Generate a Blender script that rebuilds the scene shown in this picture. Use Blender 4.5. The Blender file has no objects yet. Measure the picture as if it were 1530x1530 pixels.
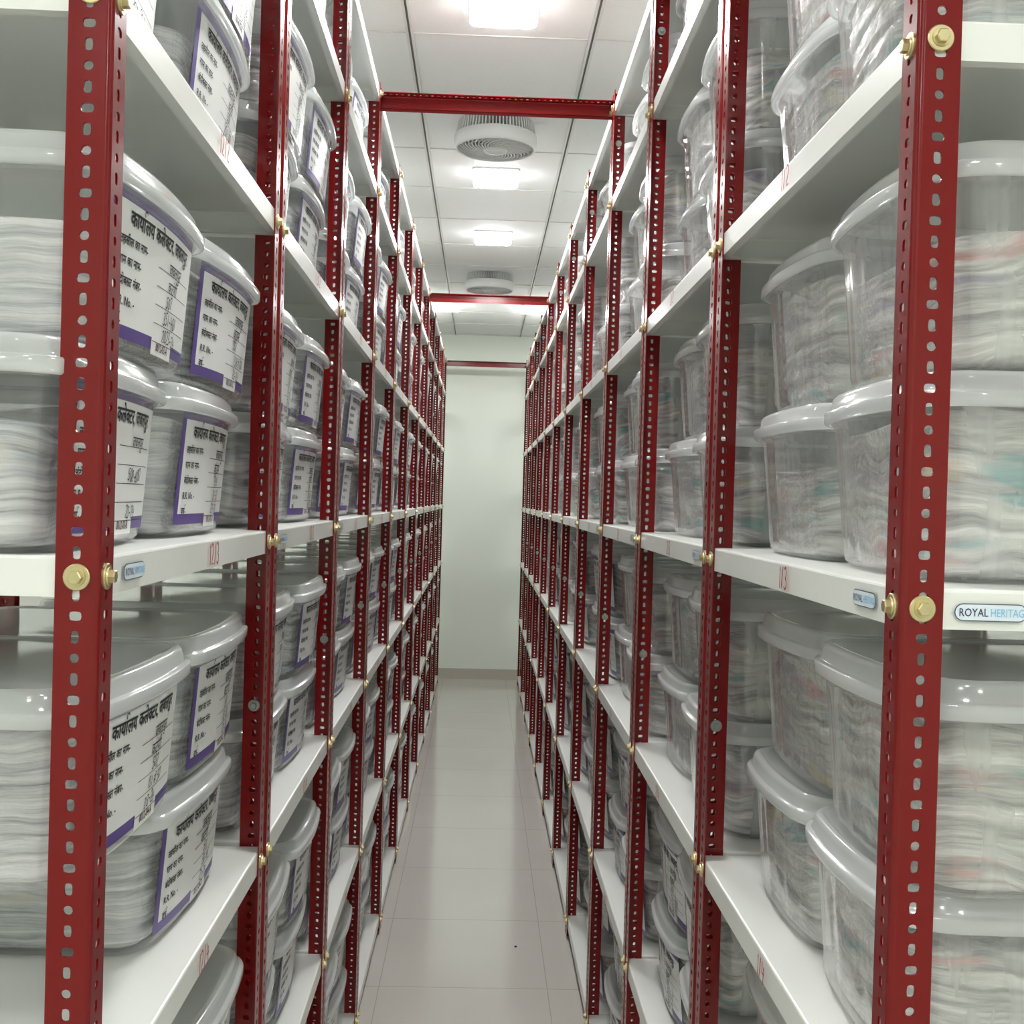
import bpy, bmesh, math, random
from mathutils import Vector, Matrix
random.seed(7)
S = bpy.context.scene
C = S.collection

# ------------------------------------------------------------------ camera
FZ = 1.745                                   # height of the lens above the floor
R_ = Vector((0.99922063, -0.02743471, 0.02838063))
U_ = Vector((-0.02807162, 0.01158389, 0.99953879))
F_ = Vector((0.02775081, 0.99955648, -0.01080473))
cam = bpy.data.cameras.new('camera')
cam.sensor_width = 36.0
cam.lens = 36.0 * 1700 / 1530
cam.clip_start = 0.02
cam.clip_end = 100
co = bpy.data.objects.new('camera', cam)
C.objects.link(co)
M = Matrix.Identity(4)
for r in range(3):
    M[r][0], M[r][1], M[r][2] = R_[r], U_[r], -F_[r]
M[2][3] = FZ
co.matrix_world = M
S.camera = co

# ------------------------------------------------------------------ world, light levels, exposure
wd = bpy.data.worlds.new('world')
wd.use_nodes = True
wd.node_tree.nodes['Background'].inputs[0].default_value = (0.9, 0.95, 1.0, 1)
wd.node_tree.nodes['Background'].inputs[1].default_value = 0.02
S.world = wd
S.view_settings.view_transform = 'Standard'
S.view_settings.look = 'None'
S.view_settings.gamma = 1.0
S.view_settings.use_curve_mapping = False
S.view_settings.exposure = 1.05
PANEL_POWER = 62.0                           # emission strength of every ceiling light panel
PANEL_COLOR = (1.0, 1.0, 0.985)
PANEL_XY = [(0.03, 3.62), (0.03, 5.53), (0.03, 6.80), (-0.33, 9.30), (0.40, 9.30), (0.03, 1.72), (0.03, -0.60), (-0.95, -2.0), (0.95, -2.0)]  # final pair, behind the camera, is added to brighten the rack ends
SIDE_FILL_XY = [(x, y) for x in (-1.75, 1.78) for y in (0.4, 2.3, 4.2, 6.1, 8.0, 9.9)]  # added panels over made-up side aisles, lighting the boxes from behind
S.cycles.use_denoising = True
S.cycles.max_bounces = 8
S.cycles.diffuse_bounces = 4
S.cycles.transparent_max_bounces = 24
S.cycles.sample_clamp_indirect = 6.0
S.cycles.caustics_reflective = False
S.cycles.caustics_refractive = False

CEIL = 3.32
ROOM = (-2.62, 2.66, -3.0, 11.0)

# ------------------------------------------------------------------ materials
def mat(name):
    m = bpy.data.materials.new(name)
    m.use_nodes = True
    nt = m.node_tree
    return m, nt, nt.nodes['Principled BSDF'], nt.nodes['Material Output']

def simple(name, col, rough=0.5, metal=0.0, coat=0.0, noise=0.0, nscale=8.0, bump=0.0):
    m, nt, p, out = mat(name)
    p.inputs['Base Color'].default_value = (*col, 1)
    p.inputs['Roughness'].default_value = rough
    p.inputs['Metallic'].default_value = metal
    p.inputs['Coat Weight'].default_value = coat
    p.inputs['Coat Roughness'].default_value = 0.12
    if noise or bump:
        tc = nt.nodes.new('ShaderNodeTexCoord')
        n = nt.nodes.new('ShaderNodeTexNoise')
        n.inputs['Scale'].default_value = nscale
        n.inputs['Detail'].default_value = 4
        nt.links.new(tc.outputs['Object'], n.inputs['Vector'])
        if noise:
            mx = nt.nodes.new('ShaderNodeMixRGB')
            mx.inputs[1].default_value = (*[c * (1 - noise) for c in col], 1)
            mx.inputs[2].default_value = (*[min(1, c * (1 + noise)) for c in col], 1)
            nt.links.new(n.outputs['Fac'], mx.inputs[0])
            nt.links.new(mx.outputs[0], p.inputs['Base Color'])
        if bump:
            b = nt.nodes.new('ShaderNodeBump')
            b.inputs['Strength'].default_value = bump
            b.inputs['Distance'].default_value = 0.002
            nt.links.new(n.outputs['Fac'], b.inputs['Height'])
            nt.links.new(b.outputs[0], p.inputs['Normal'])
    return m

RED = simple('red_enamel', (0.175, 0.0045, 0.005), 0.22, 0, 0.22, 0.10, 30, 0.03)
RED.node_tree.nodes['Principled BSDF'].inputs['Specular IOR Level'].default_value = 0.22
WHITE = simple('white_enamel', (0.80, 0.81, 0.775), 0.32, 0, 0.15, 0.03, 6)
BRASS = simple('zinc_yellow', (0.62, 0.53, 0.30), 0.34, 0.9, 0, 0.15, 60)
STEEL = simple('zinc_grey', (0.36, 0.37, 0.35), 0.36, 0.9, 0, 0.15, 60)
PAPER = simple('label_paper', (0.80, 0.81, 0.80), 0.38)
PURPLE = simple('label_purple', (0.105, 0.065, 0.255), 0.38)
INK = simple('black_ink', (0.02, 0.02, 0.025), 0.6)
CODEINK = simple('maroon_ink', (0.10, 0.02, 0.03), 0.6)
REDPAINT = simple('red_marking', (0.40, 0.018, 0.025), 0.5)
NAVY = simple('navy_print', (0.03, 0.035, 0.10), 0.4)
SKY = simple('light_blue_print', (0.22, 0.52, 0.78), 0.4)
STICKER = simple('sticker_face', (0.70, 0.78, 0.86), 0.25)
STICKRIM = simple('sticker_rim', (0.10, 0.12, 0.16), 0.35)
FANW = simple('fan_plastic', (0.72, 0.73, 0.72), 0.4)
FANG = simple('fan_inside', (0.24, 0.24, 0.24), 0.6)
FRAMEW = simple('light_frame', (0.78, 0.79, 0.79), 0.4)
WALL = simple('wall_paint', (0.87, 0.925, 0.84), 0.6, 0, 0, 0.02, 1.5, 0.03)
SKIRT = simple('skirting_tile', (0.52, 0.49, 0.42), 0.3, 0, 0, 0.04, 4)
DARK = simple('dark_grit', (0.02, 0.02, 0.02), 0.8)

def plastic(name, milk, tint, rough, streak=0.0):
    """thin clear-to-milky moulded plastic: part clear, part white scatter, glossy skin"""
    m, nt, p, out = mat(name)
    nt.nodes.remove(p)
    N = nt.nodes.new
    tr = N('ShaderNodeBsdfTransparent'); tr.inputs[0].default_value = (*[0.93 + 0.05 * t for t in tint], 1)
    df = N('ShaderNodeBsdfDiffuse'); df.inputs[0].default_value = (*[0.93 * t for t in tint], 1)
    tl = N('ShaderNodeBsdfTranslucent'); tl.inputs[0].default_value = (*[0.93 * t for t in tint], 1)
    a = N('ShaderNodeMixShader'); a.inputs[0].default_value = 0.45
    nt.links.new(df.outputs[0], a.inputs[1]); nt.links.new(tl.outputs[0], a.inputs[2])
    b = N('ShaderNodeMixShader'); b.inputs[0].default_value = milk
    if streak:
        tc = N('ShaderNodeTexCoord'); mp = N('ShaderNodeMapping'); nz = N('ShaderNodeTexNoise')
        mp.inputs['Scale'].default_value = (14, 14, 2.2); nz.inputs['Scale'].default_value = 2.0; nz.inputs['Detail'].default_value = 3
        nt.links.new(tc.outputs['Object'], mp.inputs[0]); nt.links.new(mp.outputs[0], nz.inputs['Vector'])
        rg = N('ShaderNodeMapRange'); rg.inputs['From Min'].default_value = 0.35; rg.inputs['From Max'].default_value = 0.7
        rg.inputs['To Min'].default_value = milk - streak; rg.inputs['To Max'].default_value = milk + streak
        nt.links.new(nz.outputs['Fac'], rg.inputs[0]); nt.links.new(rg.outputs[0], b.inputs[0])
    nt.links.new(tr.outputs[0], b.inputs[1]); nt.links.new(a.outputs[0], b.inputs[2])
    gl = N('ShaderNodeBsdfGlossy'); gl.inputs['Roughness'].default_value = rough; gl.inputs[0].default_value = (1, 1, 1, 1)
    lw = N('ShaderNodeLayerWeight'); pw = N('ShaderNodeMath'); pw.operation = 'POWER'; pw.inputs[1].default_value = 4.0
    fr = N('ShaderNodeMath'); fr.operation = 'MULTIPLY_ADD'; fr.inputs[1].default_value = 0.7; fr.inputs[2].default_value = 0.05
    nt.links.new(lw.outputs['Facing'], pw.inputs[0]); nt.links.new(pw.outputs[0], fr.inputs[0])
    c = N('ShaderNodeMixShader')
    nt.links.new(fr.outputs[0], c.inputs[0]); nt.links.new(b.outputs[0], c.inputs[1]); nt.links.new(gl.outputs[0], c.inputs[2])
    nt.links.new(c.outputs[0], out.inputs[0])
    return m

BODY_L = plastic('clear_plastic', 0.17, (0.97, 1.0, 1.0), 0.10, 0.05)
BODY_R = plastic('cloudy_plastic', 0.24, (0.99, 1.0, 1.0), 0.12, 0.12)
LID_L = plastic('milky_lid_plastic', 0.72, (0.97, 1.0, 0.99), 0.10)
LID_R = plastic('frosted_lid_plastic', 0.66, (0.98, 1.0, 1.0), 0.12)

def bundle_mat(name, cols, tints, fine=130, bend=0.045):
    m, nt, p, out = mat(name)
    N = nt.nodes.new
    tc = N('ShaderNodeTexCoord')
    oi = N('ShaderNodeObjectInfo')
    add = N('ShaderNodeVectorMath'); add.operation = 'MULTIPLY_ADD'
    cmb = N('ShaderNodeCombineXYZ')
    for k in range(3):
        nt.links.new(oi.outputs['Random'], cmb.inputs[k])
    add.inputs[1].default_value = (17, 31, 23)
    nt.links.new(cmb.outputs[0], add.inputs[0]); nt.links.new(tc.outputs['Object'], add.inputs[2])
    # sheets seen edge on: noise squeezed in height and bent by a slow noise
    mp = N('ShaderNodeMapping'); mp.inputs['Scale'].default_value = (4, 4, fine)
    slow = N('ShaderNodeTexNoise'); slow.inputs['Scale'].default_value = 7; slow.inputs['Detail'].default_value = 2
    nt.links.new(add.outputs[0], slow.inputs['Vector'])
    sc = N('ShaderNodeVectorMath'); sc.operation = 'MULTIPLY_ADD'; sc.inputs[1].default_value = (0, 0, bend)
    nt.links.new(slow.outputs['Color'], sc.inputs[0]); nt.links.new(add.outputs[0], sc.inputs[2])
    nt.links.new(sc.outputs[0], mp.inputs[0])
    nz = N('ShaderNodeTexNoise'); nz.inputs['Scale'].default_value = 1.0; nz.inputs['Detail'].default_value = 6; nz.inputs['Roughness'].default_value = 0.68
    nt.links.new(mp.outputs[0], nz.inputs['Vector'])
    rp = N('ShaderNodeValToRGB')
    e = rp.color_ramp.elements
    e[0].position = 0.30; e[0].color = (*cols[0], 1)
    e[1].position = 0.68; e[1].color = (*cols[2], 1)
    mid = e.new(0.47); mid.color = (*cols[1], 1)
    nt.links.new(nz.outputs['Fac'], rp.inputs[0])
    # coloured files here and there
    col = rp.outputs[0]
    for k, (t, lo, s) in enumerate(tints):
        mp2 = N('ShaderNodeMapping'); mp2.inputs['Scale'].default_value = (s, s, s * 6); mp2.inputs['Location'].default_value = (k * 3.1, k * 7.7, k * 1.3)
        nt.links.new(sc.outputs[0], mp2.inputs[0])
        n2 = N('ShaderNodeTexNoise'); n2.inputs['Scale'].default_value = 1.0; n2.inputs['Detail'].default_value = 2
        nt.links.new(mp2.outputs[0], n2.inputs['Vector'])
        rg = N('ShaderNodeMapRange'); rg.inputs['From Min'].default_value = lo; rg.inputs['From Max'].default_value = lo + 0.07; rg.inputs['To Max'].default_value = 0.75
        nt.links.new(n2.outputs['Fac'], rg.inputs[0])
        mx = N('ShaderNodeMixRGB'); mx.inputs[2].default_value = (*t, 1)
        nt.links.new(rg.outputs[0], mx.inputs[0]); nt.links.new(col, mx.inputs[1])
        col = mx.outputs[0]
    nt.links.new(col, p.inputs['Base Color'])
    p.inputs['Roughness'].default_value = 0.22
    # crinkled polythene wrap over the papers
    wr = N('ShaderNodeTexNoise'); wr.inputs['Scale'].default_value = 26; wr.inputs['Detail'].default_value = 3; wr.inputs['Distortion'].default_value = 2.5
    wm = N('ShaderNodeMapping'); wm.inputs['Scale'].default_value = (1, 1, 1.8)
    nt.links.new(add.outputs[0], wm.inputs[0]); nt.links.new(wm.outputs[0], wr.inputs['Vector'])
    b0 = N('ShaderNodeBump'); b0.inputs['Strength'].default_value = 0.8; b0.inputs['Distance'].default_value = 0.004
    nt.links.new(nz.outputs['Fac'], b0.inputs['Height']); nt.links.new(b0.outputs[0], p.inputs['Normal'])
    bp = N('ShaderNodeBump'); bp.inputs['Strength'].default_value = 0.9; bp.inputs['Distance'].default_value = 0.012
    nt.links.new(wr.outputs['Fac'], bp.inputs['Height'])
    p.inputs['Coat Weight'].default_value = 1.0; p.inputs['Coat Roughness'].default_value = 0.13
    nt.links.new(bp.outputs[0], p.inputs['Coat Normal'])
    return m

BUN_L = bundle_mat('wrapped_papers', [(0.14, 0.145, 0.16), (0.52, 0.53, 0.54), (0.88, 0.88, 0.87)],
                   [((0.30, 0.34, 0.42), 0.62, 4), ((0.66, 0.60, 0.50), 0.66, 5)])
BUN_R = bundle_mat('mixed_file_papers', [(0.10, 0.10, 0.10), (0.46, 0.46, 0.44), (0.91, 0.91, 0.88)],
                   [((0.08, 0.34, 0.34), 0.60, 5), ((0.60, 0.26, 0.24), 0.64, 6), ((0.17, 0.15, 0.24), 0.60, 4), ((0.62, 0.50, 0.28), 0.65, 5)], 70, 0.075)

def floor_mat():
    m, nt, p, out = mat('floor_tiles')
    N = nt.nodes.new
    tc = N('ShaderNodeTexCoord'); sp = N('ShaderNodeSeparateXYZ')
    nt.links.new(tc.outputs['Object'], sp.inputs[0])
    def line(sock, off, pitch, w):
        a = N('ShaderNodeMath'); a.operation = 'ADD'; a.inputs[1].default_value = off + 50 * pitch
        d = N('ShaderNodeMath'); d.operation = 'DIVIDE'; d.inputs[1].default_value = pitch
        f = N('ShaderNodeMath'); f.operation = 'FRACT'
        l = N('ShaderNodeMath'); l.operation = 'LESS_THAN'; l.inputs[1].default_value = w / pitch
        nt.links.new(sock, a.inputs[0]); nt.links.new(a.outputs[0], d.inputs[0]); nt.links.new(d.outputs[0], f.inputs[0]); nt.links.new(f.outputs[0], l.inputs[0])
        return l.outputs[0]
    lx = line(sp.outputs[0], -0.285, 0.60, 0.003)
    ly = line(sp.outputs[1], -5.35, 0.655, 0.004)
    mxm = N('ShaderNodeMath'); mxm.operation = 'MAXIMUM'
    nt.links.new(lx, mxm.inputs[0]); nt.links.new(ly, mxm.inputs[1])
    nz = N('ShaderNodeTexNoise'); nz.inputs['Scale'].default_value = 2.2; nz.inputs['Detail'].default_value = 5
    nt.links.new(tc.outputs['Object'], nz.inputs['Vector'])
    r = N('ShaderNodeMixRGB'); r.inputs[1].default_value = (0.57, 0.545, 0.50, 1); r.inputs[2].default_value = (0.64, 0.615, 0.57, 1)
    nt.links.new(nz.outputs['Fac'], r.inputs[0])
    g = N('ShaderNodeMixRGB'); g.inputs[2].default_value = (0.43, 0.405, 0.365, 1)
    nt.links.new(mxm.outputs[0], g.inputs[0]); nt.links.new(r.outputs[0], g.inputs[1])
    nt.links.new(g.outputs[0], p.inputs['Base Color'])
    p.inputs['Roughness'].default_value = 0.14
    p.inputs['Coat Weight'].default_value = 0.5
    p.inputs['Coat Roughness'].default_value = 0.08
    return m

def ceil_mat():
    m, nt, p, out = mat('ceiling_tiles')
    N = nt.nodes.new
    tc = N('ShaderNodeTexCoord')
    nz = N('ShaderNodeTexNoise'); nz.inputs['Scale'].default_value = 90; nz.inputs['Detail'].default_value = 3
    nt.links.new(tc.outputs['Object'], nz.inputs['Vector'])
    r = N('ShaderNodeMixRGB'); r.inputs[1].default_value = (0.72, 0.73, 0.72, 1); r.inputs[2].default_value = (0.78, 0.79, 0.78, 1)
    nt.links.new(nz.outputs['Fac'], r.inputs[0]); nt.links.new(r.outputs[0], p.inputs['Base Color'])
    p.inputs['Roughness'].default_value = 0.7
    return m
FLOOR = floor_mat(); CEILM = ceil_mat()
TBAR = simple('ceiling_grid', (0.62, 0.62, 0.60), 0.4)
GROOVE = simple('ceiling_groove', (0.10, 0.10, 0.10), 0.6)

def emit(name, col, s):
    m, nt, p, out = mat(name)
    nt.nodes.remove(p)
    e = nt.nodes.new('ShaderNodeEmission'); e.inputs[0].default_value = (*col, 1); e.inputs[1].default_value = s
    nt.links.new(e.outputs[0], out.inputs[0])
    return m
GLOW = emit('panel_glow', PANEL_COLOR, PANEL_POWER)
EDGE = emit('panel_edge_glow', PANEL_COLOR, 3.2)

# ------------------------------------------------------------------ mesh helpers
class MB:
    """collects faces with a material index"""
    def __init__(self): self.v = []; self.f = []; self.m = []; self.sm = []
    def add(self, verts, faces, mi=0, smooth=False):
        b = len(self.v); self.v += [tuple(v) for v in verts]
        for f in faces:
            self.f.append([b + i for i in f]); self.m.append(mi); self.sm.append(smooth)
        return b
    def box(self, x0, x1, y0, y1, z0, z1, mi=0):
        vs = [(x, y, z) for z in (z0, z1) for y in (y0, y1) for x in (x0, x1)]
        self.add(vs, [(0, 2, 3, 1), (4, 5, 7, 6), (0, 1, 5, 4), (2, 6, 7, 3), (0, 4, 6, 2), (1, 3, 7, 5)], mi)
    def mesh(self, name, mats, recalc=True):
        me = bpy.data.meshes.new(name)
        me.from_pydata(self.v, [], self.f)
        for m in mats: me.materials.append(m)
        me.polygons.foreach_set('material_index', self.m)
        me.polygons.foreach_set('use_smooth', self.sm)
        if recalc:
            bm = bmesh.new(); bm.from_mesh(me); bmesh.ops.recalc_face_normals(bm, faces=bm.faces); bm.to_mesh(me); bm.free()
        me.update()
        return me

def link(name, data, parent=None, loc=(0, 0, 0), rz=0.0):
    o = bpy.data.objects.new(name, data)
    C.objects.link(o)
    o.location = loc
    o.rotation_euler = (0, 0, rz)
    if parent is not None: o.parent = parent
    return o

def tag(o, label, cat, group=None, kind=None):
    if label: o['label'] = label
    if cat: o['category'] = cat
    if group: o['group'] = group
    if kind: o['kind'] = kind
    return o

def structure(name, me, label, cat):
    return tag(link(name, me), label, cat, None, 'structure')

# ------------------------------------------------------------------ room shell
x0, x1, y0, y1 = ROOM
b = MB(); b.box(x0 - .1, x1 + .1, y0 - .1, y1 + .1, -0.12, 0); structure('floor', b.mesh('floor', [FLOOR]), 'glossy cream floor tiles of the narrow aisle between the racks', 'floor')
b = MB(); b.box(x0 - .1, x1 + .1, y0 - .1, y1 + .1, CEIL, CEIL + .1); structure('ceiling', b.mesh('ceiling', [CEILM]), 'white false ceiling of square tiles over the aisle', 'ceiling')
b = MB(); b.box(x0 - .1, x1 + .1, y1, y1 + .1, 0, CEIL); structure('wall_far', b.mesh('wall_far', [WALL]), 'pale green end wall closing the aisle', 'wall')
b = MB(); b.box(x0 - .1, x1 + .1, y0 - .1, y0, 0, CEIL); structure('wall_near', b.mesh('wall_near', [WALL]), 'pale wall behind the camera', 'wall')
b = MB(); b.box(x0 - .1, x0, y0, y1, 0, CEIL); structure('wall_left', b.mesh('wall_left', [WALL]), 'pale wall glimpsed behind the left rack row', 'wall')
b = MB(); b.box(x1, x1 + .1, y0, y1, 0, CEIL); structure('wall_right', b.mesh('wall_right', [WALL]), 'pale wall glimpsed behind the right rack row', 'wall')
b = MB(); b.box(x0, x1, y1 - .012, y1, 0, .10); structure('baseboard_far', b.mesh('baseboard_far', [SKIRT]), 'beige tile skirting along the foot of the end wall', 'baseboard')
# suspended grid: long bars carry a dark slot, cross bars are thin
b = MB()
gx = [-0.285 + 0.62 * k for k in range(-3, 5)]
gy = [3.89 + 0.637 * k for k in range(-10, 12)]
for x in gx:
    b.box(x - .013, x - .004, y0, y1, CEIL - .006, CEIL, 0); b.box(x + .004, x + .013, y0, y1, CEIL - .006, CEIL, 0); b.box(x - .004, x + .004, y0, y1, CEIL - .002, CEIL, 1)
for y in gy:
    if y > y1: continue
    for xa, xb in zip(gx[:-1], gx[1:]):
        b.box(xa + .013, xb - .013, y - .007, y - .002, CEIL - .004, CEIL, 0); b.box(xa + .013, xb - .013, y - .002, y + .003, CEIL - .0015, CEIL, 1)
structure('trim_1', b.mesh('trim_1', [TBAR, GROOVE]), 'thin grey grid lines between the ceiling tiles', 'ceiling grid')

# ------------------------------------------------------------------ ceiling light panels and fans
def rrect(hx, hy, r, n=6):
    pts = []
    for cx, cy, a0 in ((hx - r, hy - r, 0), (-hx + r, hy - r, 90), (-hx + r, -hy + r, 180), (hx - r, -hy + r, 270)):
        for k in range(n + 1):
            a = math.radians(a0 + 90 * k / n); pts.append((cx + r * math.cos(a), cy + r * math.sin(a)))
    return pts

def rings(b, loops, mi=0, smooth=True, cap0=True, cap1=True):
    n = len(loops[0]); base = len(b.v)
    vs = [p for L in loops for p in L]; fs = []
    for k in range(len(loops) - 1):
        for i in range(n):
            j = (i + 1) % n; fs.append((k * n + i, k * n + j, (k + 1) * n + j, (k + 1) * n + i))
    b.add(vs, fs, mi, smooth)
    if cap0: b.f.append([base + i for i in reversed(range(n))]); b.m.append(mi); b.sm.append(False)
    if cap1: b.f.append([base + (len(loops) - 1) * n + i for i in range(n)]); b.m.append(mi); b.sm.append(False)

def loop(pts, z): return [(x, y, z) for x, y in pts]

bf = MB(); rings(bf, [loop(rrect(.112, .112, .02), 0), loop(rrect(.112, .112, .02), -.008)], 0, False); frame_me = bf.mesh('light_frame', [FRAMEW])
bd = MB(); rings(bd, [loop(rrect(.107, .107, .025), -.008), loop(rrect(.108, .108, .026), -.036)], 1, True, True, False)
rings(bd, [loop(rrect(.108, .108, .026), -.036), loop(rrect(.104, .104, .024), -.040)], 0, True, False, True); diff_me = bd.mesh('light_diffuser', [GLOW, EDGE])
where = {3.62: 'square glowing ceiling panel at the top edge above the first beam', 5.53: 'glowing ceiling panel just beyond the nearer fan',
         6.80: 'glowing ceiling panel between the two fans, nearer the far fan'}
for x, y in PANEL_XY + SIDE_FILL_XY:
    lab = where.get(y) if x == 0.03 else f"bright ceiling panel just beyond the middle red beam, above the {'left' if x < 0 else 'right'} rack edge" if y == 9.30 else None
    t = link('ceiling_light', None, None, (x, y, CEIL))
    tag(t, lab or ('ceiling light panel over the aisle behind the first beam' if x == 0.03 else 'added ceiling panel out of view, brightening the racks and boxes'), 'ceiling light', 'square ceiling light panels')
    link('frame', frame_me, t); link('diffuser', diff_me, t)

def circle(r, n): return [(r * math.cos(2 * math.pi * i / n), r * math.sin(2 * math.pi * i / n)) for i in range(n)]
def fan_meshes():
    n = 64
    vent = MB()
    rings(vent, [loop(circle(.140, n), 0), loop(circle(.140, n), -.06)], 1, True)
    for i in range(72):
        a = 2 * math.pi * i / 72
        ca, sa = math.cos(a), math.sin(a)
        vs = []
        for (rr, z) in ((.141, 0), (.158, 0), (.168, -.055), (.141, -.055)):
            for w in (-.0022, .0022):
                vs.append((rr * ca - w * sa, rr * sa + w * ca, z))
        vent.add(vs, [(0, 2, 4, 6), (1, 7, 5, 3), (2, 3, 5, 4), (0, 1, 3, 2), (4, 5, 7, 6), (0, 6, 7, 1)], 0)
    drum = MB()
    prof = [(.158, -.052), (.168, -.053), (.173, -.058), (.174, -.080), (.172, -.101), (.166, -.110), (.160, -.112), (.158, -.106), (.158, -.09)]
    rings(drum, [loop(circle(r, n), z) for r, z in prof], 0, True, False, False)
    rings(drum, [loop(circle(.158, n), -.052), loop(circle(.158, n), -.092)], 1, True, True, True)
    grille = MB()
    for i in range(34):
        a0 = 2 * math.pi * i / 34
        up = []; 
        for k in range(7):
            rr = .045 + (.157 - .045) * k / 6; a = a0 + 1.0 * (k / 6) ** 1.2
            z = -.113 + .008 * (k / 6) ** 2
            for w, dz in ((-.0030, 0), (.0030, 0), (.0030, .012), (-.0030, .012)):
                up.append((rr * math.cos(a) - w * math.sin(a), rr * math.sin(a) + w * math.cos(a), z + dz))
        fs = []
        for k in range(6):
            for q in range(4):
                fs.append((k * 4 + q, k * 4 + (q + 1) % 4, (k + 1) * 4 + (q + 1) % 4, (k + 1) * 4 + q))
        fs += [(3, 2, 1, 0), (24, 25, 26, 27)]
        grille.add(up, fs, 0)
    for r in (.085, .122):
        rings(grille, [loop(circle(r - .0015, n), -.106), loop(circle(r + .0015, n), -.106), loop(circle(r + .0015, n), -.103), loop(circle(r - .0015, n), -.103), loop(circle(r - .0015, n), -.106)], 0, False, False, False)
    hub = MB()
    rings(hub, [loop(circle(.050, 40), -.100), loop(circle(.050, 40), -.114), loop(circle(.046, 40), -.118), loop(circle(.030, 40), -.119), loop(circle(.026, 40), -.116), loop(circle(.004, 40), -.116)], 0, True)
    return vent.mesh('vent_collar', [FANW, FANG]), drum.mesh('drum', [FANW, FANG]), grille.mesh('grille', [FANW]), hub.mesh('hub', [FANW])
fm = fan_meshes()
for y, lab in ((4.79, 'nearer round white ceiling fan, under the first red beam'), (8.02, 'farther round white ceiling fan, above the middle red beam')):
    t = link('ceiling_fan', None, None, (.02, y, CEIL - 0.001))
    tag(t, lab, 'fan', 'round ceiling fans')
    for nm, me in zip(('vent_collar', 'drum', 'grille', 'hub'), fm): link(nm, me, t)

# ------------------------------------------------------------------ slotted angle section
FW, TH, RB, PITCH = 0.0395, 0.0022, 0.006, 0.01905
def angle_mesh(name, length, sx, sy, holes=(True, True)):
    """L-section standing on z=0, corner at the origin; one flange along sx*X, the other along sy*Y"""
    b = MB()
    na = 4
    flat = FW - RB
    arc = RB * math.pi / 2
    ts = [0.0, flat] + [flat + arc * k / na for k in range(1, na + 1)] + [flat * 2 + arc]
    def P(t, z, inner):
        d = TH if inner else 0.0
        if t <= flat: x, y, nx, ny = FW - t, 0.0, 0, 1
        elif t >= flat + arc: x, y, nx, ny = 0.0, RB + (t - flat - arc), 1, 0
        else:
            a = (t - flat) / RB
            x, y, nx, ny = RB - RB * math.sin(a), RB - RB * math.cos(a), math.sin(a), math.cos(a)
        return (sx * (x + d * nx), sy * (y + d * ny), z)
    nz = int(length / PITCH)
    zs = [k * PITCH for k in range(nz)] + [length]
    idx = {}
    def V(key, t, z, inner):
        k = (key, inner)
        if k not in idx: idx[k] = b.add([P(t, z, inner)], [])
        return idx[k]
    def face(l): b.f.append(l); b.m.append(0); b.sm.append(False)
    shapes = [(.0037, .0058), (.0044, .0044), (.0037, .0058), (.0058, .0043)]
    NH = 12
    for c in range(len(ts) - 1):
        hole_col = (c == 0 and holes[0]) or (c == len(ts) - 2 and holes[1])
        if not hole_col:
            for inner in (0, 1):
                # arc columns keep every level so the seam with the holed flanges stays closed
                for k in range(len(zs) - 1):
                    q = [V((c, k), ts[c], zs[k], inner), V((c + 1, k), ts[c + 1], zs[k], inner), V((c + 1, k + 1), ts[c + 1], zs[k + 1], inner), V((c, k + 1), ts[c], zs[k + 1], inner)]
                    face(q if not inner else q[::-1]); b.sm[-1] = 0 < c < len(ts) - 2
        else:
            for k in range(len(zs) - 1):
                tm = (ts[c] + ts[c + 1]) / 2 + (0.002 if c == 0 else -0.002); zm = (zs[k] + zs[k + 1]) / 2
                a_, h_ = shapes[(k + 2) % 4]
                rims = []
                for inner in (0, 1):
                    cor = [V((c + 1, k + 1), ts[c + 1], zs[k + 1], inner), V((c, k + 1), ts[c], zs[k + 1], inner), V((c, k), ts[c], zs[k], inner), V((c + 1, k), ts[c + 1], zs[k], inner)]
                    hv = []
                    for i in range(NH):
                        an = 2 * math.pi * i / NH
                        cs, sn = math.cos(an), math.sin(an)
                        pw = 1.0 if a_ == h_ else 0.62
                        hv.append(b.add([P(tm + a_ * math.copysign(abs(cs) ** pw, cs), zm + h_ * math.copysign(abs(sn) ** pw, sn), inner)], []))
                    rims.append(hv)
                    tri = []
                    for q in range(4):
                        for i in range(3):
                            tri.append([cor[q], hv[(q * 3 + i + 1) % NH], hv[q * 3 + i]])
                        tri.append([cor[q], cor[(q + 1) % 4], hv[(q * 3 + 3) % NH]])
                    for t3 in tri: face(t3 if not inner else t3[::-1])
                for i in range(NH):
                    j = (i + 1) % NH
                    face([rims[0][i], rims[0][j], rims[1][j], rims[1][i]])
    last = len(ts) - 1
    for k in range(len(zs) - 1):
        for c in (0, last):
            face([V((c, k), ts[c], zs[k], 0), V((c, k + 1), ts[c], zs[k + 1], 0), V((c, k + 1), ts[c], zs[k + 1], 1), V((c, k), ts[c], zs[k], 1)])
    for k in (0, len(zs) - 1):
        for c in range(last):
            face([V((c, k), ts[c], zs[k], 0), V((c + 1, k), ts[c + 1], zs[k], 0), V((c + 1, k), ts[c + 1], zs[k], 1), V((c, k), ts[c], zs[k], 1)])
    return b.mesh(name, [RED])

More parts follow.
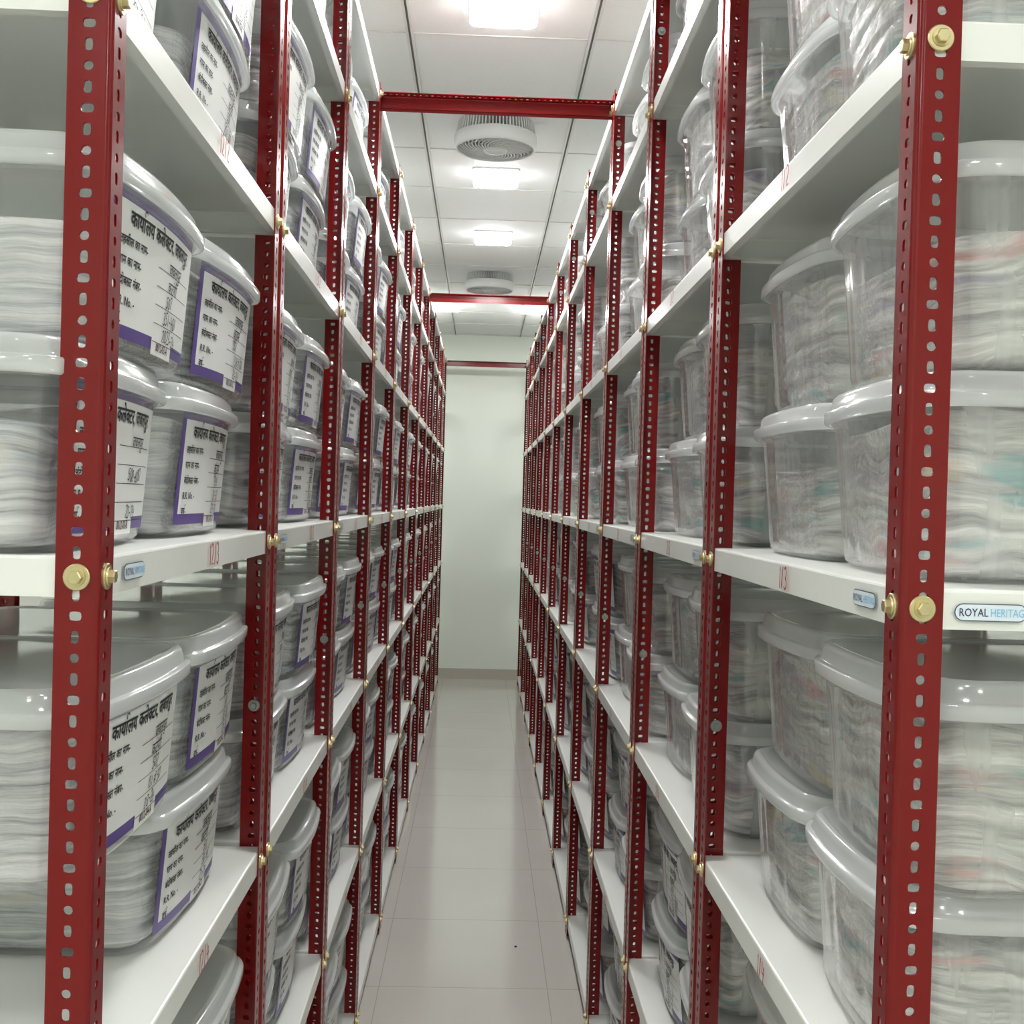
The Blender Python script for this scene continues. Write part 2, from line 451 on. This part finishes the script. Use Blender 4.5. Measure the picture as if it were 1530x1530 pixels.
# ------------------------------------------------------------------ lettering
_tx = {}
def text_geo(s, bold=0.0):
    """unit-size text as (verts, faces, width)"""
    k = (s, bold)
    if k in _tx: return _tx[k]
    cu = bpy.data.curves.new('t', 'FONT'); cu.body = s; cu.size = 1.0; cu.offset = bold; cu.resolution_u = 2
    o = bpy.data.objects.new('t', cu); C.objects.link(o)
    me = bpy.data.meshes.new_from_object(o.evaluated_get(bpy.context.evaluated_depsgraph_get()))
    v = [(q.co.x, q.co.y) for q in me.vertices]; f = [list(p.vertices) for p in me.polygons]
    bpy.data.objects.remove(o); bpy.data.curves.remove(cu); bpy.data.meshes.remove(me)
    w = max([a for a, _ in v] or [0.25])
    _tx[k] = (v, f, w)
    return _tx[k]

class Ink:
    """flat lettering in (u, v) with material index"""
    def __init__(self): self.v = []; self.f = []; self.m = []
    def put(self, v, f, mi):
        b = len(self.v); self.v += v; self.f += [[b + i for i in q] for q in f]; self.m += [mi] * len(f)
    def text(self, s, x, y, size, mi=0, bold=0.0, align='l', shear=0.0, wscale=1.0):
        v, f, w = text_geo(s, bold)
        w *= size * wscale
        ox = x - (w if align == 'r' else w / 2 if align == 'c' else 0)
        self.put([(ox + a * size * wscale + shear * c * size, y + c * size) for a, c in v], f, mi)
        return w
    def ribbon(self, pts, w, mi=0):
        vs = []; n = len(pts)
        for i, (x, y) in enumerate(pts):
            a = pts[max(0, i - 1)]; c = pts[min(n - 1, i + 1)]
            dx, dy = c[0] - a[0], c[1] - a[1]; l = math.hypot(dx, dy) or 1e-6
            vs += [(x - dy / l * w / 2, y + dx / l * w / 2), (x + dy / l * w / 2, y - dx / l * w / 2)]
        self.put(vs, [[2 * i, 2 * i + 1, 2 * i + 3, 2 * i + 2] for i in range(n - 1)], mi)

def arcp(cx, cy, r, a0, a1, n=9, ry=None):
    return [(cx + r * math.cos(math.radians(a0 + (a1 - a0) * i / (n - 1))), cy + (ry or r) * math.sin(math.radians(a0 + (a1 - a0) * i / (n - 1)))) for i in range(n)]
# printed Hindi built from pieces so the joined letters overlap: string, ('k', kern), ('reph', dx), ('rakar', dx)
def hindi(ink, pieces, x, y, size, mi=0, bold=0.012, wscale=0.9, align='l'):
    def run(draw, x):
        for p in pieces:
            if isinstance(p, str):
                if draw: ink.text(p, x, y, size, mi, bold, 'l', 0, wscale)
                x += (text_geo(p, bold)[2] + 0.02) * size * wscale
            elif p[0] == 'k': x += p[1] * size
            elif p[0] == 'sp': x += 0.26 * size * wscale
            elif draw and p[0] == 'reph': ink.ribbon(arcp(x + p[1] * size, y + .84 * size, .15 * size, 235, 10, 8), .075 * size, mi)
            elif draw and p[0] == 'rakar': ink.ribbon([(x + p[1] * size, y + .16 * size), (x + (p[1] - .17) * size, y + .01 * size)], .055 * size, mi)
        return x
    w = run(False, 0)
    run(True, x - (w / 2 if align == 'c' else 0))
TITLE = ['काया', ('reph', -0.09), 'लय', ('sp',), 'कले', 'क', ('k', -0.19), 'टर,', ('sp',), 'जबलपुर']
ROWS = [['तहसील', ('sp',), 'का', ('sp',), 'नाम-'], ['ग', ('rakar', -0.16), 'ाम', ('sp',), 'का', ('sp',), 'नाम-'],
        ['बंदोबस', ('k', -0.16), 'त', ('sp',), 'नंबर-'], ['R.R. No. -'], ['वष', ('reph', -0.02), '-']]
DIG = {'0': [arcp(.25, .5, .22, 90, 450, 13, .46)], '1': [[(.18, .8), (.28, .98), (.24, 0)]], '2': [arcp(.24, .72, .2, 160, -35, 8, .26) + [(.05, .03), (.5, .06)]],
       '3': [arcp(.2, .74, .2, 140, -80, 8, .24) + arcp(.2, .25, .24, 80, -150, 9)], '4': [[(.1, .95), (.05, .4), (.5, .42)], [(.38, .75), (.33, -.1)]],
       '5': [[(.5, .97), (.12, .95), (.1, .55)] + arcp(.2, .3, .26, 80, -140, 9)], '6': [[(.4, .95), (.12, .55)] + arcp(.26, .25, .2, 160, 520, 12)],
       '7': [[(.05, .93), (.48, .93), (.2, 0)]], '8': [arcp(.25, .73, .17, -90, 270, 11, .23) + arcp(.25, .25, .2, 90, -270, 11, .25)],
       '9': [arcp(.27, .7, .19, 0, 360, 11, .24) + [(.42, .4), (.36, 0)]], '-': [[(.08, .42), (.42, .45)]]}
def scribble(ink, s, x, y, size, rnd, mi=0, w=.0012):
    for ch in s:
        if ch in DIG:
            jx, jy, k = rnd.uniform(-.04, .04), rnd.uniform(-.08, .08), rnd.uniform(.9, 1.12)
            for st in DIG[ch]:
                ink.ribbon([(x + (a + jx + .16 * c) * size * k, y + (c * k + jy) * size) for a, c in st], w, mi)
            x += .60 * size
        elif ch == ' ': x += .3 * size
        else:
            x += ink.text(ch, x, y, size * 1.15, mi, .004, 'l', .1, .9) + .05 * size

LW, LH, LB = 0.290, 0.152, 0.0135           # label width, height, border
def label_ink(hand, code, seed):
    rnd = random.Random(seed)
    k = Ink()
    hindi(k, TITLE, 0.006, LH / 2 - .037, .0225, 0, .022, .95, 'c')
    ys = [LH / 2 - .058 - .0202 * i for i in range(5)]
    for y, r in zip(ys, ROWS):
        hindi(k, r, -LW / 2 + LB + .010, y, .0128, 0, .020, .95)
    for y, h in zip(ys, hand):
        k.ribbon([(-.008 + .136 * q / 14, y - .0035) for q in range(15)], .0008, 0)
        if h:
            xx = .032 + rnd.uniform(-.010, .010)
            if h[0].isdigit(): scribble(k, h, xx, y - .001, .0140, rnd, 0, .0016)
            else: k.text(h, xx, y - .004, .0205 * rnd.uniform(.9, 1.08), 0, .004, 'l', .15, .95)
    k.text(code, .0325, -LH / 2 + .0005, .0130, 1, .014, 'c', 0, .85)
    return k

# ------------------------------------------------------------------ storage boxes
def stencil(ink, num, size, w):
    """narrow painted numerals, centred on the origin"""
    adv = {'1': .44, '/': .48}
    total = sum(adv.get(c, .60) for c in num) * size
    x = -total / 2
    for c in num:
        sts = [[(.32, 1.0), (.04, 0.0)]] if c == '/' else DIG[c]
        for st in sts: ink.ribbon([(x + a * size * .85, (b_ - .5) * size) for a, b_ in st], w, 0)
        x += adv.get(c, .60) * size

class BoxShape:
    def __init__(s, hx, hy, h, r, bow, taper, ribs):
        s.hx, s.hy, s.h, s.r, s.bow, s.taper, s.ribs = hx, hy, h, r, bow, taper, ribs
        # outline as (x, y, outward normal), even around the corners
        pts = []
        n = 10
        for cx, cy, a0 in ((hx - r, hy - r, 0), (-hx + r, hy - r, 90), (-hx + r, -hy + r, 180), (hx - r, -hy + r, 270)):
            for k in range(n + 1):
                a = math.radians(a0 + 90 * k / n); pts.append((cx + r * math.cos(a), cy + r * math.sin(a)))
            e0 = pts[-1]
            nxt = {0: (-hx + r, hy), 90: (-hx, -hy + r), 180: (hx - r, -hy), 270: (hx, hy - r)}[a0]
            m = 12
            for k in range(1, m): pts.append((e0[0] + (nxt[0] - e0[0]) * k / m, e0[1] + (nxt[1] - e0[1]) * k / m))
        out = []
        for x, y in pts:
            bx = s.bow * (1 - (y / hy) ** 2) * (x / hx)
            by = s.bow * .45 * (1 - (x / hx) ** 2) * (y / hy)
            out.append((x + bx, y + by))
        s.pts = out
        s.nrm = []
        N = len(out)
        for i in range(N):
            a, c = out[i - 1], out[(i + 1) % N]
            dx, dy = c[0] - a[0], c[1] - a[1]; l = math.hypot(dx, dy)
            s.nrm.append((dy / l, -dx / l))
    def sc(s, z): return 1 - s.taper * (1 - min(1, z / s.h))
    def loop(s, z, off=0.0, extra=None, zfun=None):
        k = s.sc(max(z, 0))
        L = []
        for i, ((x, y), (nx, ny)) in enumerate(zip(s.pts, s.nrm)):
            o = off + (extra(i, x, y) if extra else 0)
            L.append((x * k + nx * o, y * k + ny * o, z + (zfun(x, y) if zfun else 0)))
        return L
    def front(s, u, z):
        k = s.sc(z); return k * (s.hx + s.bow * (1 - (u / (k * s.hy)) ** 2))

SL = BoxShape(.185, .186, .168, .042, .014, .065, 0)
SR = BoxShape(.185, .168, .178, .050, .016, .075, 1)

def body_mesh(s, name, m):
    b = MB()
    def ex(i, x, y):
        return 0.0016 * math.sin(abs(x) * 120 + abs(y) * 120) if s.ribs else 0
    H = s.h
    L = [s.loop(.002, -.034), s.loop(0, -.026), s.loop(0, -.016), s.loop(.0025, -.007), s.loop(.009, -.001), s.loop(.018, .0005, ex), s.loop(.05, 0, ex), s.loop(.09, 0, ex), s.loop(.13, 0, ex),
         s.loop(H - .014, 0, ex), s.loop(H - .010, .002), s.loop(H - .004, .006), s.loop(H + .004, .0065), s.loop(H + .016, .0055), s.loop(H + .016, .0035), s.loop(H + .004, .0035), s.loop(H - .006, .0005)]
    rings(b, L, 0, True, True, False)
    return b.mesh(name, [m])
def lid_mesh(s, name, m):
    b = MB()
    H = s.h
    dome = lambda x, y: .0025 * max(0, 1 - (x / s.hx) ** 2) * max(0, 1 - (y / s.hy) ** 2)
    tab = lambda i, x, y: .005 * math.exp(-((abs(x) - s.hx + .016) ** 2 + (abs(y) - s.hy + .016) ** 2) / .0004)
    def inner(k, z):
        e = s.loop(z, -.010)
        return [(x * k, y * k, z + dome(x * k, y * k)) for x, y, _ in e]
    L = [s.loop(H + .004, .0070), s.loop(H - .004, .0080, tab), s.loop(H - .005, .0120, tab), s.loop(H - .003, .0138, tab), s.loop(H + .009, .0138, tab), s.loop(H + .011, .0125, tab), s.loop(H + .0115, .0080),
         s.loop(H + .013, .0066), s.loop(H + .025, .0040), s.loop(H + .0295, .0020), s.loop(H + .0315, -.0020), s.loop(H + .0315, -.0060), s.loop(H + .0300, -.0080), s.loop(H + .0292, -.0100)]
    L += [inner(.97, H + .0285), inner(.8, H + .0285), inner(.5, H + .0285), inner(.2, H + .0285)]
    rings(b, L, 0, True, False, True)
    return b.mesh(name, [m], False)
def bundle_mesh(s, name, m, top, seed):
    rnd = random.Random(seed)
    b = MB()
    nz = 40
    ph = [rnd.uniform(0, 6.28) for _ in range(12)]
    group = []
    d = 0
    for j in range(nz + 1):
        if j == 0 or rnd.random() < .45: d = rnd.uniform(-.009, .0)
        group.append(d)
    loops = []
    for j in range(nz + 1):
        z = .005 + (top - .005) * j / nz
        k = s.sc(z)
        L = []
        for i, ((x, y), (nx, ny)) in enumerate(zip(s.pts, s.nrm)):
            a = math.atan2(y, x)
            o = -.010 + group[j] * (.55 + .45 * math.sin(2 * a + ph[(j // 5) % 12])) - .0015 * abs(math.sin(5 * a + ph[(j * 5) % 12]))
            if j == 0: o -= .01
            zz = z + (.004 * math.sin(2 * a + ph[2]) + .003 * math.sin(3 * a + ph[4])) * min(1, j / 6)
            L.append((x * k + nx * o, y * k + ny * o, zz))
        loops.append(L)
    t2 = []
    for sc_, dz in ((.8, .006), (.5, .010)):
        t2.append([(x * sc_, y * sc_, z + dz + .004 * math.sin(9 * x + ph[7]) * math.sin(11 * y + ph[8])) for x, y, z in loops[-1]])
    rings(b, loops + t2, 0, True)
    return b.mesh(name, [m])
def on_front(s, u, v, lift):
    z = .018 + LH / 2 + v
    return (s.front(u, z) + lift, u, z)
def paper_mesh(s, name):
    b = MB()
    us = sorted(set([-LW / 2, -LW / 2 + LB, LW / 2] + [-LW / 2 + LB + (LW - LB) * k / 22 for k in range(1, 22)]))
    vs = [-LH / 2, -LH / 2 + LB, 0, LH / 2 - LB - .001, LH / 2]
    g = [[on_front(s, u, v, .0008) for u in us] for v in vs]
    n = len(us)
    base = b.add([p for r in g for p in r], [])
    for j in range(len(vs) - 1):
        for i in range(n - 1):
            purple = j == 0 or j == 3 or i == 0
            b.f.append([base + j * n + i, base + j * n + i + 1, base + (j + 1) * n + i + 1, base + (j + 1) * n + i]); b.m.append(1 if purple else 0); b.sm.append(True)
    # white code tab stuck over the lower border
    tu = [-.008 + .081 * k / 6 for k in range(7)]
    tb = b.add([on_front(s, u, v, .0013) for v in (-LH / 2 - .005, -LH / 2 + .0155) for u in tu], [])
    for i in range(6):
        b.f.append([tb + i, tb + i + 1, tb + 8 + i, tb + 7 + i]); b.m.append(0); b.sm.append(True)
    return b.mesh(name, [PAPER, PURPLE], False)
def ink_mesh(s, name, k):
    b = MB()
    vs = [on_front(s, u, v, .0017) for u, v in k.v]
    base = b.add(vs, [])
    for f, mi in zip(k.f, k.m): b.f.append([base + i for i in f]); b.m.append(mi); b.sm.append(False)
    return b.mesh(name, [INK, CODEINK], False)

body_l, body_r = body_mesh(SL, 'body', BODY_L), body_mesh(SR, 'body', BODY_R)
lid_l, lid_r = lid_mesh(SL, 'lid', LID_L), lid_mesh(SR, 'lid', LID_R)
bun_l = [bundle_mesh(SL, 'document_bundle', BUN_L, t, 10 + i) for i, t in enumerate((.150, .135, .145, .120, .155))]
bun_r = [bundle_mesh(SR, 'document_bundle', BUN_R, t, 30 + i) for i, t in enumerate((.160, .140, .150, .125, .165))]
paper_l, paper_r = paper_mesh(SL, 'label'), paper_mesh(SR, 'label')
hand_sets = [(['जबलपुर', 'कटंगी', '502', '01-50', '23-24'], '0013-03-A'), (['जबलपुर', 'कुंडम', '507', '51-100', '23-24'], '0014-02-B'),
             (['जबलपुर', 'पनागर', '418', '31-72', '22-23'], '0015-04-C'), (['जबलपुर', 'मझौली', '364', '101-158', '2023-24'], '0016-01-A'), (['जबलपुर', 'पाटन', '295', '200-257', '22-23'], '0017-05-D')]
letters_l = [ink_mesh(SL, 'lettering', label_ink(h, c, i)) for i, (h, c) in enumerate(hand_sets)]
letters_r = [ink_mesh(SR, 'lettering', label_ink(h, c.replace('001', '000'), i + 9)) for i, (h, c) in enumerate(hand_sets[:3])]
HERO = {(3, 1, 0): (['जबलपुर', 'कटंगी', '502', '351-401', '2023-24'], '0012-03-A'), (3, 1, 1): (['जबलपुर', 'कुंडम', '507', '158 से 200', '23-24'], '0012-03-C'),
        (3, 0, 0): (['जबलपुर', '', '500-600', '', '23-24'], '0012-03-B'), (3, 0, 1): (['जबलपुर', 'कुंडम', '478', '31-32', '22-23'], '0012-03-D'),
        (4, 1, 0): (['जबलपुर', 'कटंगी', '502', '01 से 50', '23-24'], '0012-04-A'), (4, 1, 1): (['जबलपुर', 'कटंगी', '50', '02-50', '23-24'], '0012-04-C'),
        (4, 0, 0): (['जबलपुर', 'कुंडम', '507', '31', '22-23'], '0012-04-B'), (4, 0, 1): (['जबलपुर', 'कटंगी', '501', '50-95', '23-24'], '0012-04-D'),
        (2, 0, 0): (['जबलपुर', 'कुंडम', '507', '201-227', '22-23'], '0012-02-B'), (2, 0, 1): (['जबलपुर', 'कटंगी', '502', '251-300', '23-24'], '0012-02-D')}
hero_me = {k: ink_mesh(SL, 'lettering', label_ink(h, c, 50 + i)) for i, (k, (h, c)) in enumerate(HERO.items())}

# ------------------------------------------------------------------ racks
NB = 11
BAY = 0.88
RL, RD = 0.872, 0.46                         # rack length along the aisle, depth
ZL = [z + FZ for z in (1.284, .977, .446, -.081, -.609, -1.147, -1.693)]
ZR = [z + FZ for z in (1.263, .958, .430, -.089, -.606, -1.139, -1.680)]
HP = 3.06
LIP = 0.037
AX = {-1: -0.3560, 1: 0.3905}                # aisle face of the left and right rows
JOG = {-1: [.014, .009, .003, 0], 1: [-.005, -.006, -.002, 0]}   # the rows are not dead straight at their near end
def jog(side, i): return JOG[side][min(i, 3)]
def rack_pos(side, i):
    y = (1.0435 if side < 0 else 1.029) + BAY * i + .004
    if i == 0: y += -.012 + (.0 if side < 0 else .006)
    return AX[side] + jog(side, i), y

posts = {(sx, sy): angle_mesh('post', HP, sx, sy) for sx in (-1, 1) for sy in (-1, 1)}

def shelf_mesh(side):
    """folded tray: top sheet, lips all round, small return flange; aisle edge at x=0"""
    s = side
    xa, xb = .0026, RD - .0026
    ya, yb = .0026, RL - .0026
    prof = [(-.014, -LIP), (0, -LIP), (0, -.003), (-.0009, -.0009), (-.003, 0)]
    inn = [(-.004, -.0014), (-.0014, -.004), (-.0014, -LIP + .0012), (-.014, -LIP + .0012)]
    P = prof + inn
    L = []
    for d, z in P:
        L.append([(s * (xa - d), ya - d, z), (s * (xb + d), ya - d, z), (s * (xb + d), yb + d, z), (s * (xa - d), yb + d, z)])
    b = MB()
    n = 4; base = b.add([p for l in L for p in l], [])
    m = len(P)
    for k in range(m):
        k2 = (k + 1) % m
        if k == 4: continue
        for i in range(n):
            j = (i + 1) % n
            b.f.append([base + k * n + i, base + k * n + j, base + k2 * n + j, base + k2 * n + i]); b.m.append(0); b.sm.append(False)
    for k in (4, 5):
        b.f.append([base + k * n + i for i in range(n)]); b.m.append(0); b.sm.append(False)
    return b.mesh('shelf', [WHITE])
shelf_me = {s: shelf_mesh(s) for s in (-1, 1)}

def bolt_mesh(m):
    b = MB()                                  # axis +X, seated at x=0
    def L(r, x, n=24): return [(x, r * math.cos(2 * math.pi * i / n), r * math.sin(2 * math.pi * i / n)) for i in range(n)]
    rings(b, [L(.0122, 0), L(.0122, .0012), L(.0114, .002)], 0, False)
    rings(b, [L(.0085, .002), L(.0082, .0032)], 0, False)
    rings(b, [L(.0066, .0032, 6), L(.0066, .0078, 6), L(.0056, .0086, 6)], 0, False)
    return b.mesh('bolt', [m])
bolt_b, bolt_s = bolt_mesh(BRASS), bolt_mesh(STEEL)

def plate_ink(k, name, mats, dirn, lift):
    """lettering standing on a lip; u runs to the reader's right, faces dirn ('left','right' rows or 'front')"""
    b = MB()
    def W(u, v):
        if dirn == 'front': return (u, -lift, v)
        if dirn == -1: return (lift, u, v)     # left row faces +X
        return (-lift, -u, v)
    base = b.add([W(u, v) for u, v in k.v], [])
    for f, mi in zip(k.f, k.m): b.f.append([base + i for i in f]); b.m.append(mi); b.sm.append(False)
    return b.mesh(name, mats, False)
def pill(hx, hy, n=8):
    pts = []
    for cx, a0 in ((hx - hy, -90), (-hx + hy, 90)):
        for q in range(n + 1):
            a = math.radians(a0 + 180 * q / n); pts.append((cx + hy * math.cos(a), hy * math.sin(a)))
    return pts
def sticker_meshes(dirn):
    k = Ink(); p = pill(.034, .0082); k.put(p, [list(range(len(p)))], 0)
    p2 = pill(.033, .0072); face = Ink(); face.put(p2, [list(range(len(p2)))], 1)
    b = Ink(); b.put(p, [list(range(len(p)))], 0)
    rim = plate_ink(b, 'name_sticker', [STICKRIM, STICKER], dirn, .0004)
    fc = plate_ink(face, 'sticker_face', [STICKRIM, STICKER], dirn, .0007)
    t = Ink()
    w1 = t.text('ROYAL', -.030, -.0036, .0105, 0, .006, 'l', 0, .82)
    t.text('HERITAGE', -.030 + w1 + .0018, -.0036, .0105, 1, .004, 'l', 0, .74)
    return rim, fc, plate_ink(t, 'lettering', [NAVY, SKY], dirn, .0010)
stick = {d: sticker_meshes(d) for d in (-1, 1, 'front')}
def add_sticker(root, d, loc):
    rim, fc, tx = stick[d]
    a = link('name_sticker', rim, root, loc); link('sticker_face', fc, a); link('lettering', tx, a)
    a['label'] = 'small rounded name sticker with dark and light blue lettering'

ORD = ['nearest', 'second', 'third', 'fourth', 'fifth', 'sixth', 'seventh', 'eighth', 'ninth', 'tenth', 'farthest']
def make_rack(side, i):
    Z = ZL if side < 0 else ZR
    x, y = rack_pos(side, i)
    r = link('slotted_angle_rack', None, None, (x, y, 0), -math.atan((jog(side, i + 1) - jog(side, i)) / RL))
    sname = 'left' if side < 0 else 'right'
    tag(r, f'red slotted rack with white shelves, {ORD[i]} bay of the {sname} row', 'rack', f'racks of the {sname} row')
    s = side                                    # s*X points away from the aisle
    for (px, py, sx, sy) in ((0, 0, s, 1), (0, RL, s, -1), (s * RD, 0, -s, 1), (s * RD, RL, -s, -1)):
        link('post', posts[(sx, sy)], r, (px, py, 0))
    for k, z in enumerate(Z):
        link('shelf', shelf_me[s], r, (0, 0, z + LIP / 2))
        for py in (.021, RL - .021):
            o = link('bolt', bolt_b, r, (0, py, z), math.pi if s > 0 else 0)
        if i == 0: link('bolt', bolt_b, r, (s * .020, 0, z), -math.pi / 2)
    for z in ((1.390,) if s < 0 else (1.375, 2.90)):   # bolts tying one rack to the next
        link('bolt', bolt_s, r, (s * .021, RL - TH, z), -math.pi / 2).scale = (1, .82, .82)
    if i < 7:
        for k in (1, 2, 3, 4, 5, 6):
            t = Ink()
            num = f'{12 + i}/{k}' if s < 0 else f'{1 + i}/{k}'
            stencil(t, num, .028, .0032)
            me = plate_ink(t, 'shelf_number', [REDPAINT], s, .0005)
            yy = (.455 if s < 0 else .40 if k == 3 else .45)
            o = link('shelf_number', me, r, (s * .0026 - s * 0.0026, yy, Z[k]))
            o['label'] = f'painted red number {num}'
    if i < 5: add_sticker(r, s, (0, .105 if s < 0 else .098, Z[3]))
    if i == 0 and s > 0: add_sticker(r, 'front', (s * (.0475 + .036), 0, Z[3] - .002))
    return r
for side in (-1, 1):
    for i in range(NB): make_rack(side, i)

# ------------------------------------------------------------------ red beams across the aisle
def beam_mesh(length):
    """angle lying across: one flange on top reaching towards the camera, one hanging; second plain strip behind"""
    me = angle_mesh('beam', length, 1, 1, (True, True))
    # local z -> X ; flange x -> towards the camera (-Y) ; flange y -> down (-Z)
    me.transform(Matrix(((0, 0, 1, 0), (-1, 0, 0, 0), (0, -1, 0, 0), (0, 0, 0, 1))))
    me.flip_normals()
    return me
bm_ = beam_mesh(0.80)
bk = MB(); bk.box(0, .80, TH + .0006, TH + .0026, -.048, 0); back_me = bk.mesh('backing_strip', [RED])
for j, (p, lab) in enumerate(((3, 'red slotted beam across the aisle above the nearer ceiling fan'), (7, 'middle red slotted beam across the aisle, below the far fan'), (11, 'farthest thin red beam across the aisle before the end wall'))):
    y = 1.0435 + BAY * p + .012
    z = 1.29 + FZ - (.0 if p == 3 else .005 if p == 7 else .0)
    t = link('cross_beam', None, None, (-.372, y, z), 0)
    tag(t, lab, 'beam', 'red beams across the aisle')
    link('beam_angle', bm_, t); link('backing_strip', back_me, t)

# ------------------------------------------------------------------ boxes on the shelves
def proj(p):
    d = Vector((p[0], p[1], p[2] - FZ)); w = d.dot(F_)
    if w < .05: return None
    return 765 + 1700 * d.dot(R_) / w, 765 - 1700 * d.dot(U_) / w
def in_view(side, x, y, z):
    P = [proj((x + side * dx, y + dy, z + dz)) for dx in (0, .2) for dy in (-.18, .18) for dz in (0, .2)]
    P = [p for p in P if p]
    if not P: return False
    return max(p[0] for p in P) > 0 and min(p[0] for p in P) < 1530 and max(p[1] for p in P) > 0 and min(p[1] for p in P) < 1530

slots = []
rnd = random.Random(21)
for side in (-1, 1):
    Z = ZL if side < 0 else ZR
    for i in range(NB):
        rx, ry = rack_pos(side, i)
        for k in (1, 2, 3, 4, 5, 6):
            zt = Z[k] + LIP / 2
            for c in (0, 1):
                for st in ((0, 1) if k > 1 else (0,)):
                    j = lambda a: rnd.uniform(-a, a)
                    if side < 0:
                        y = ry + ((.17, .575)[c] if st == 0 else (.24, .63)[c]) + j(.008)
                        if i > 0: y = ry + (.225, .635)[c] + (.0 if st else -.02) + j(.015)
                        xf = .020 + j(.004) + (.016 if st == 0 else 0)
                        hs = 1.0
                    else:
                        y = ry + (.225, .585)[c] + j(.010) + (.0 if st else .02)
                        if i > 0: y = ry + (.215, .60)[c] + j(.025)
                        xf = .036 + j(.008) + (.012 if c == 1 else 0)
                        hs = 1.0 if st == 0 else 1.04
                    x = rx + side * (xf + .185 + (SL.bow if side < 0 else SR.bow))
                    z = zt + (0 if st == 0 else (SL.h if side < 0 else SR.h) + .0312)
                    if side > 0 and i in (3, 5, 8) and k == 2 and c == 1 and st == 1: continue
                    if not in_view(side, x, y, z): continue
                    slots.append(dict(side=side, i=i, k=k, c=c, st=st, x=x, y=y, z=z, hs=hs, rot=j(.03), v=rnd.randrange(5)))
slots.sort(key=lambda q: (q['y'] - .12 * (q['k'] in (2, 3, 4)), q['st']))
MAXN = 296
SHELF = ['', 'second shelf from top', 'third shelf from top', 'fourth shelf from top', 'fifth shelf from top', 'sixth shelf from top', 'bottom shelf']
def has_label(q):
    if q['side'] < 0: return True
    return q['i'] >= 1 and (q['k'] >= 5 or (q['k'] == 4 and q['i'] in (3, 4, 6)))
def box_label(q):
    sd = 'left' if q['side'] < 0 else 'right'
    col = 'nearer' if q['c'] == 0 else 'farther'
    if q['k'] == 1: tier = f'{col} one'
    else: tier = f'{"upper" if q["st"] else "lower"} {col}'
    look = 'labelled' if has_label(q) else 'unlabelled cloudy'
    if q['i'] < 2:
        mark = f'{12 + q["i"]}/{q["k"]}' if q['side'] < 0 else f'{1 + q["i"]}/{q["k"]}'
        return f'{look} paper box on {sd} shelf {mark}, {tier}'
    return f'{look} paper box, {sd} row {ORD[q["i"]]} bay, {SHELF[q["k"]]}, {tier}'
far = MB()
far_parts = []
for n, q in enumerate(slots):
    left = q['side'] < 0
    rz = (0 if left else math.pi) + q['rot']
    bm, lm, bn = (body_l, lid_l, bun_l) if left else (body_r, lid_r, bun_r)
    if n < MAXN:
        t = link('storage_box', None, None, (q['x'], q['y'], q['z']), rz)
        t.scale = (1, 1, q['hs'])
        tag(t, box_label(q), 'storage box', f"paper boxes on the {'left' if left else 'right'} racks")
        link('body', bm, t); link('lid', lm, t); link('document_bundle', bn[q['v']], t)
        if has_label(q):
            p = link('label', paper_l if left else paper_r, t)
            key = (q['k'], q['st'], q['c'])
            if left and q['i'] == 0 and key in hero_me: me = hero_me[key]
            else: me = letters_l[q['v']] if left else letters_r[q['v'] % 3]
            link('lettering', me, p)
    else:
        far_parts.append((q, bm, lm, bn[q['v']], (paper_l if left else paper_r) if has_label(q) else None, rz))
if far_parts:
    mats = [BODY_L, BODY_R, LID_L, LID_R, BUN_L, BUN_R, PAPER, PURPLE]
    for q, bm, lm, bn, pp, rz in far_parts:
        T = Matrix.Translation((q['x'], q['y'], q['z'])) @ Matrix.Rotation(rz, 4, 'Z') @ Matrix.Diagonal((1, 1, q['hs'], 1))
        for me in (bm, lm, bn, pp):
            if me is None: continue
            off = len(far.v)
            far.v += [tuple(T @ v.co) for v in me.vertices]
            for p in me.polygons:
                far.f.append([off + a for a in p.vertices]); far.sm.append(p.use_smooth)
                far.m.append(mats.index(me.materials[p.material_index]))
    tag(link('distant_storage_boxes', far.mesh('distant_storage_boxes', mats, False)), 'mass of paper boxes in the farthest bays, seen as slivers between posts', 'storage boxes', None, 'stuff')

# ------------------------------------------------------------------ small things
b = MB(); rings(b, [loop(circle(.004, 8), 0), [(x * 1.3, y * .9, .003) for x, y in circle(.005, 8)], loop(circle(.002, 8), .005)], 0, True)
o = link('grit_speck', b.mesh('grit_speck', [DARK]), None, (.185, 4.42, 0)); tag(o, 'tiny dark speck of grit on the pale floor tiles', 'debris')
print('boxes', len(slots))
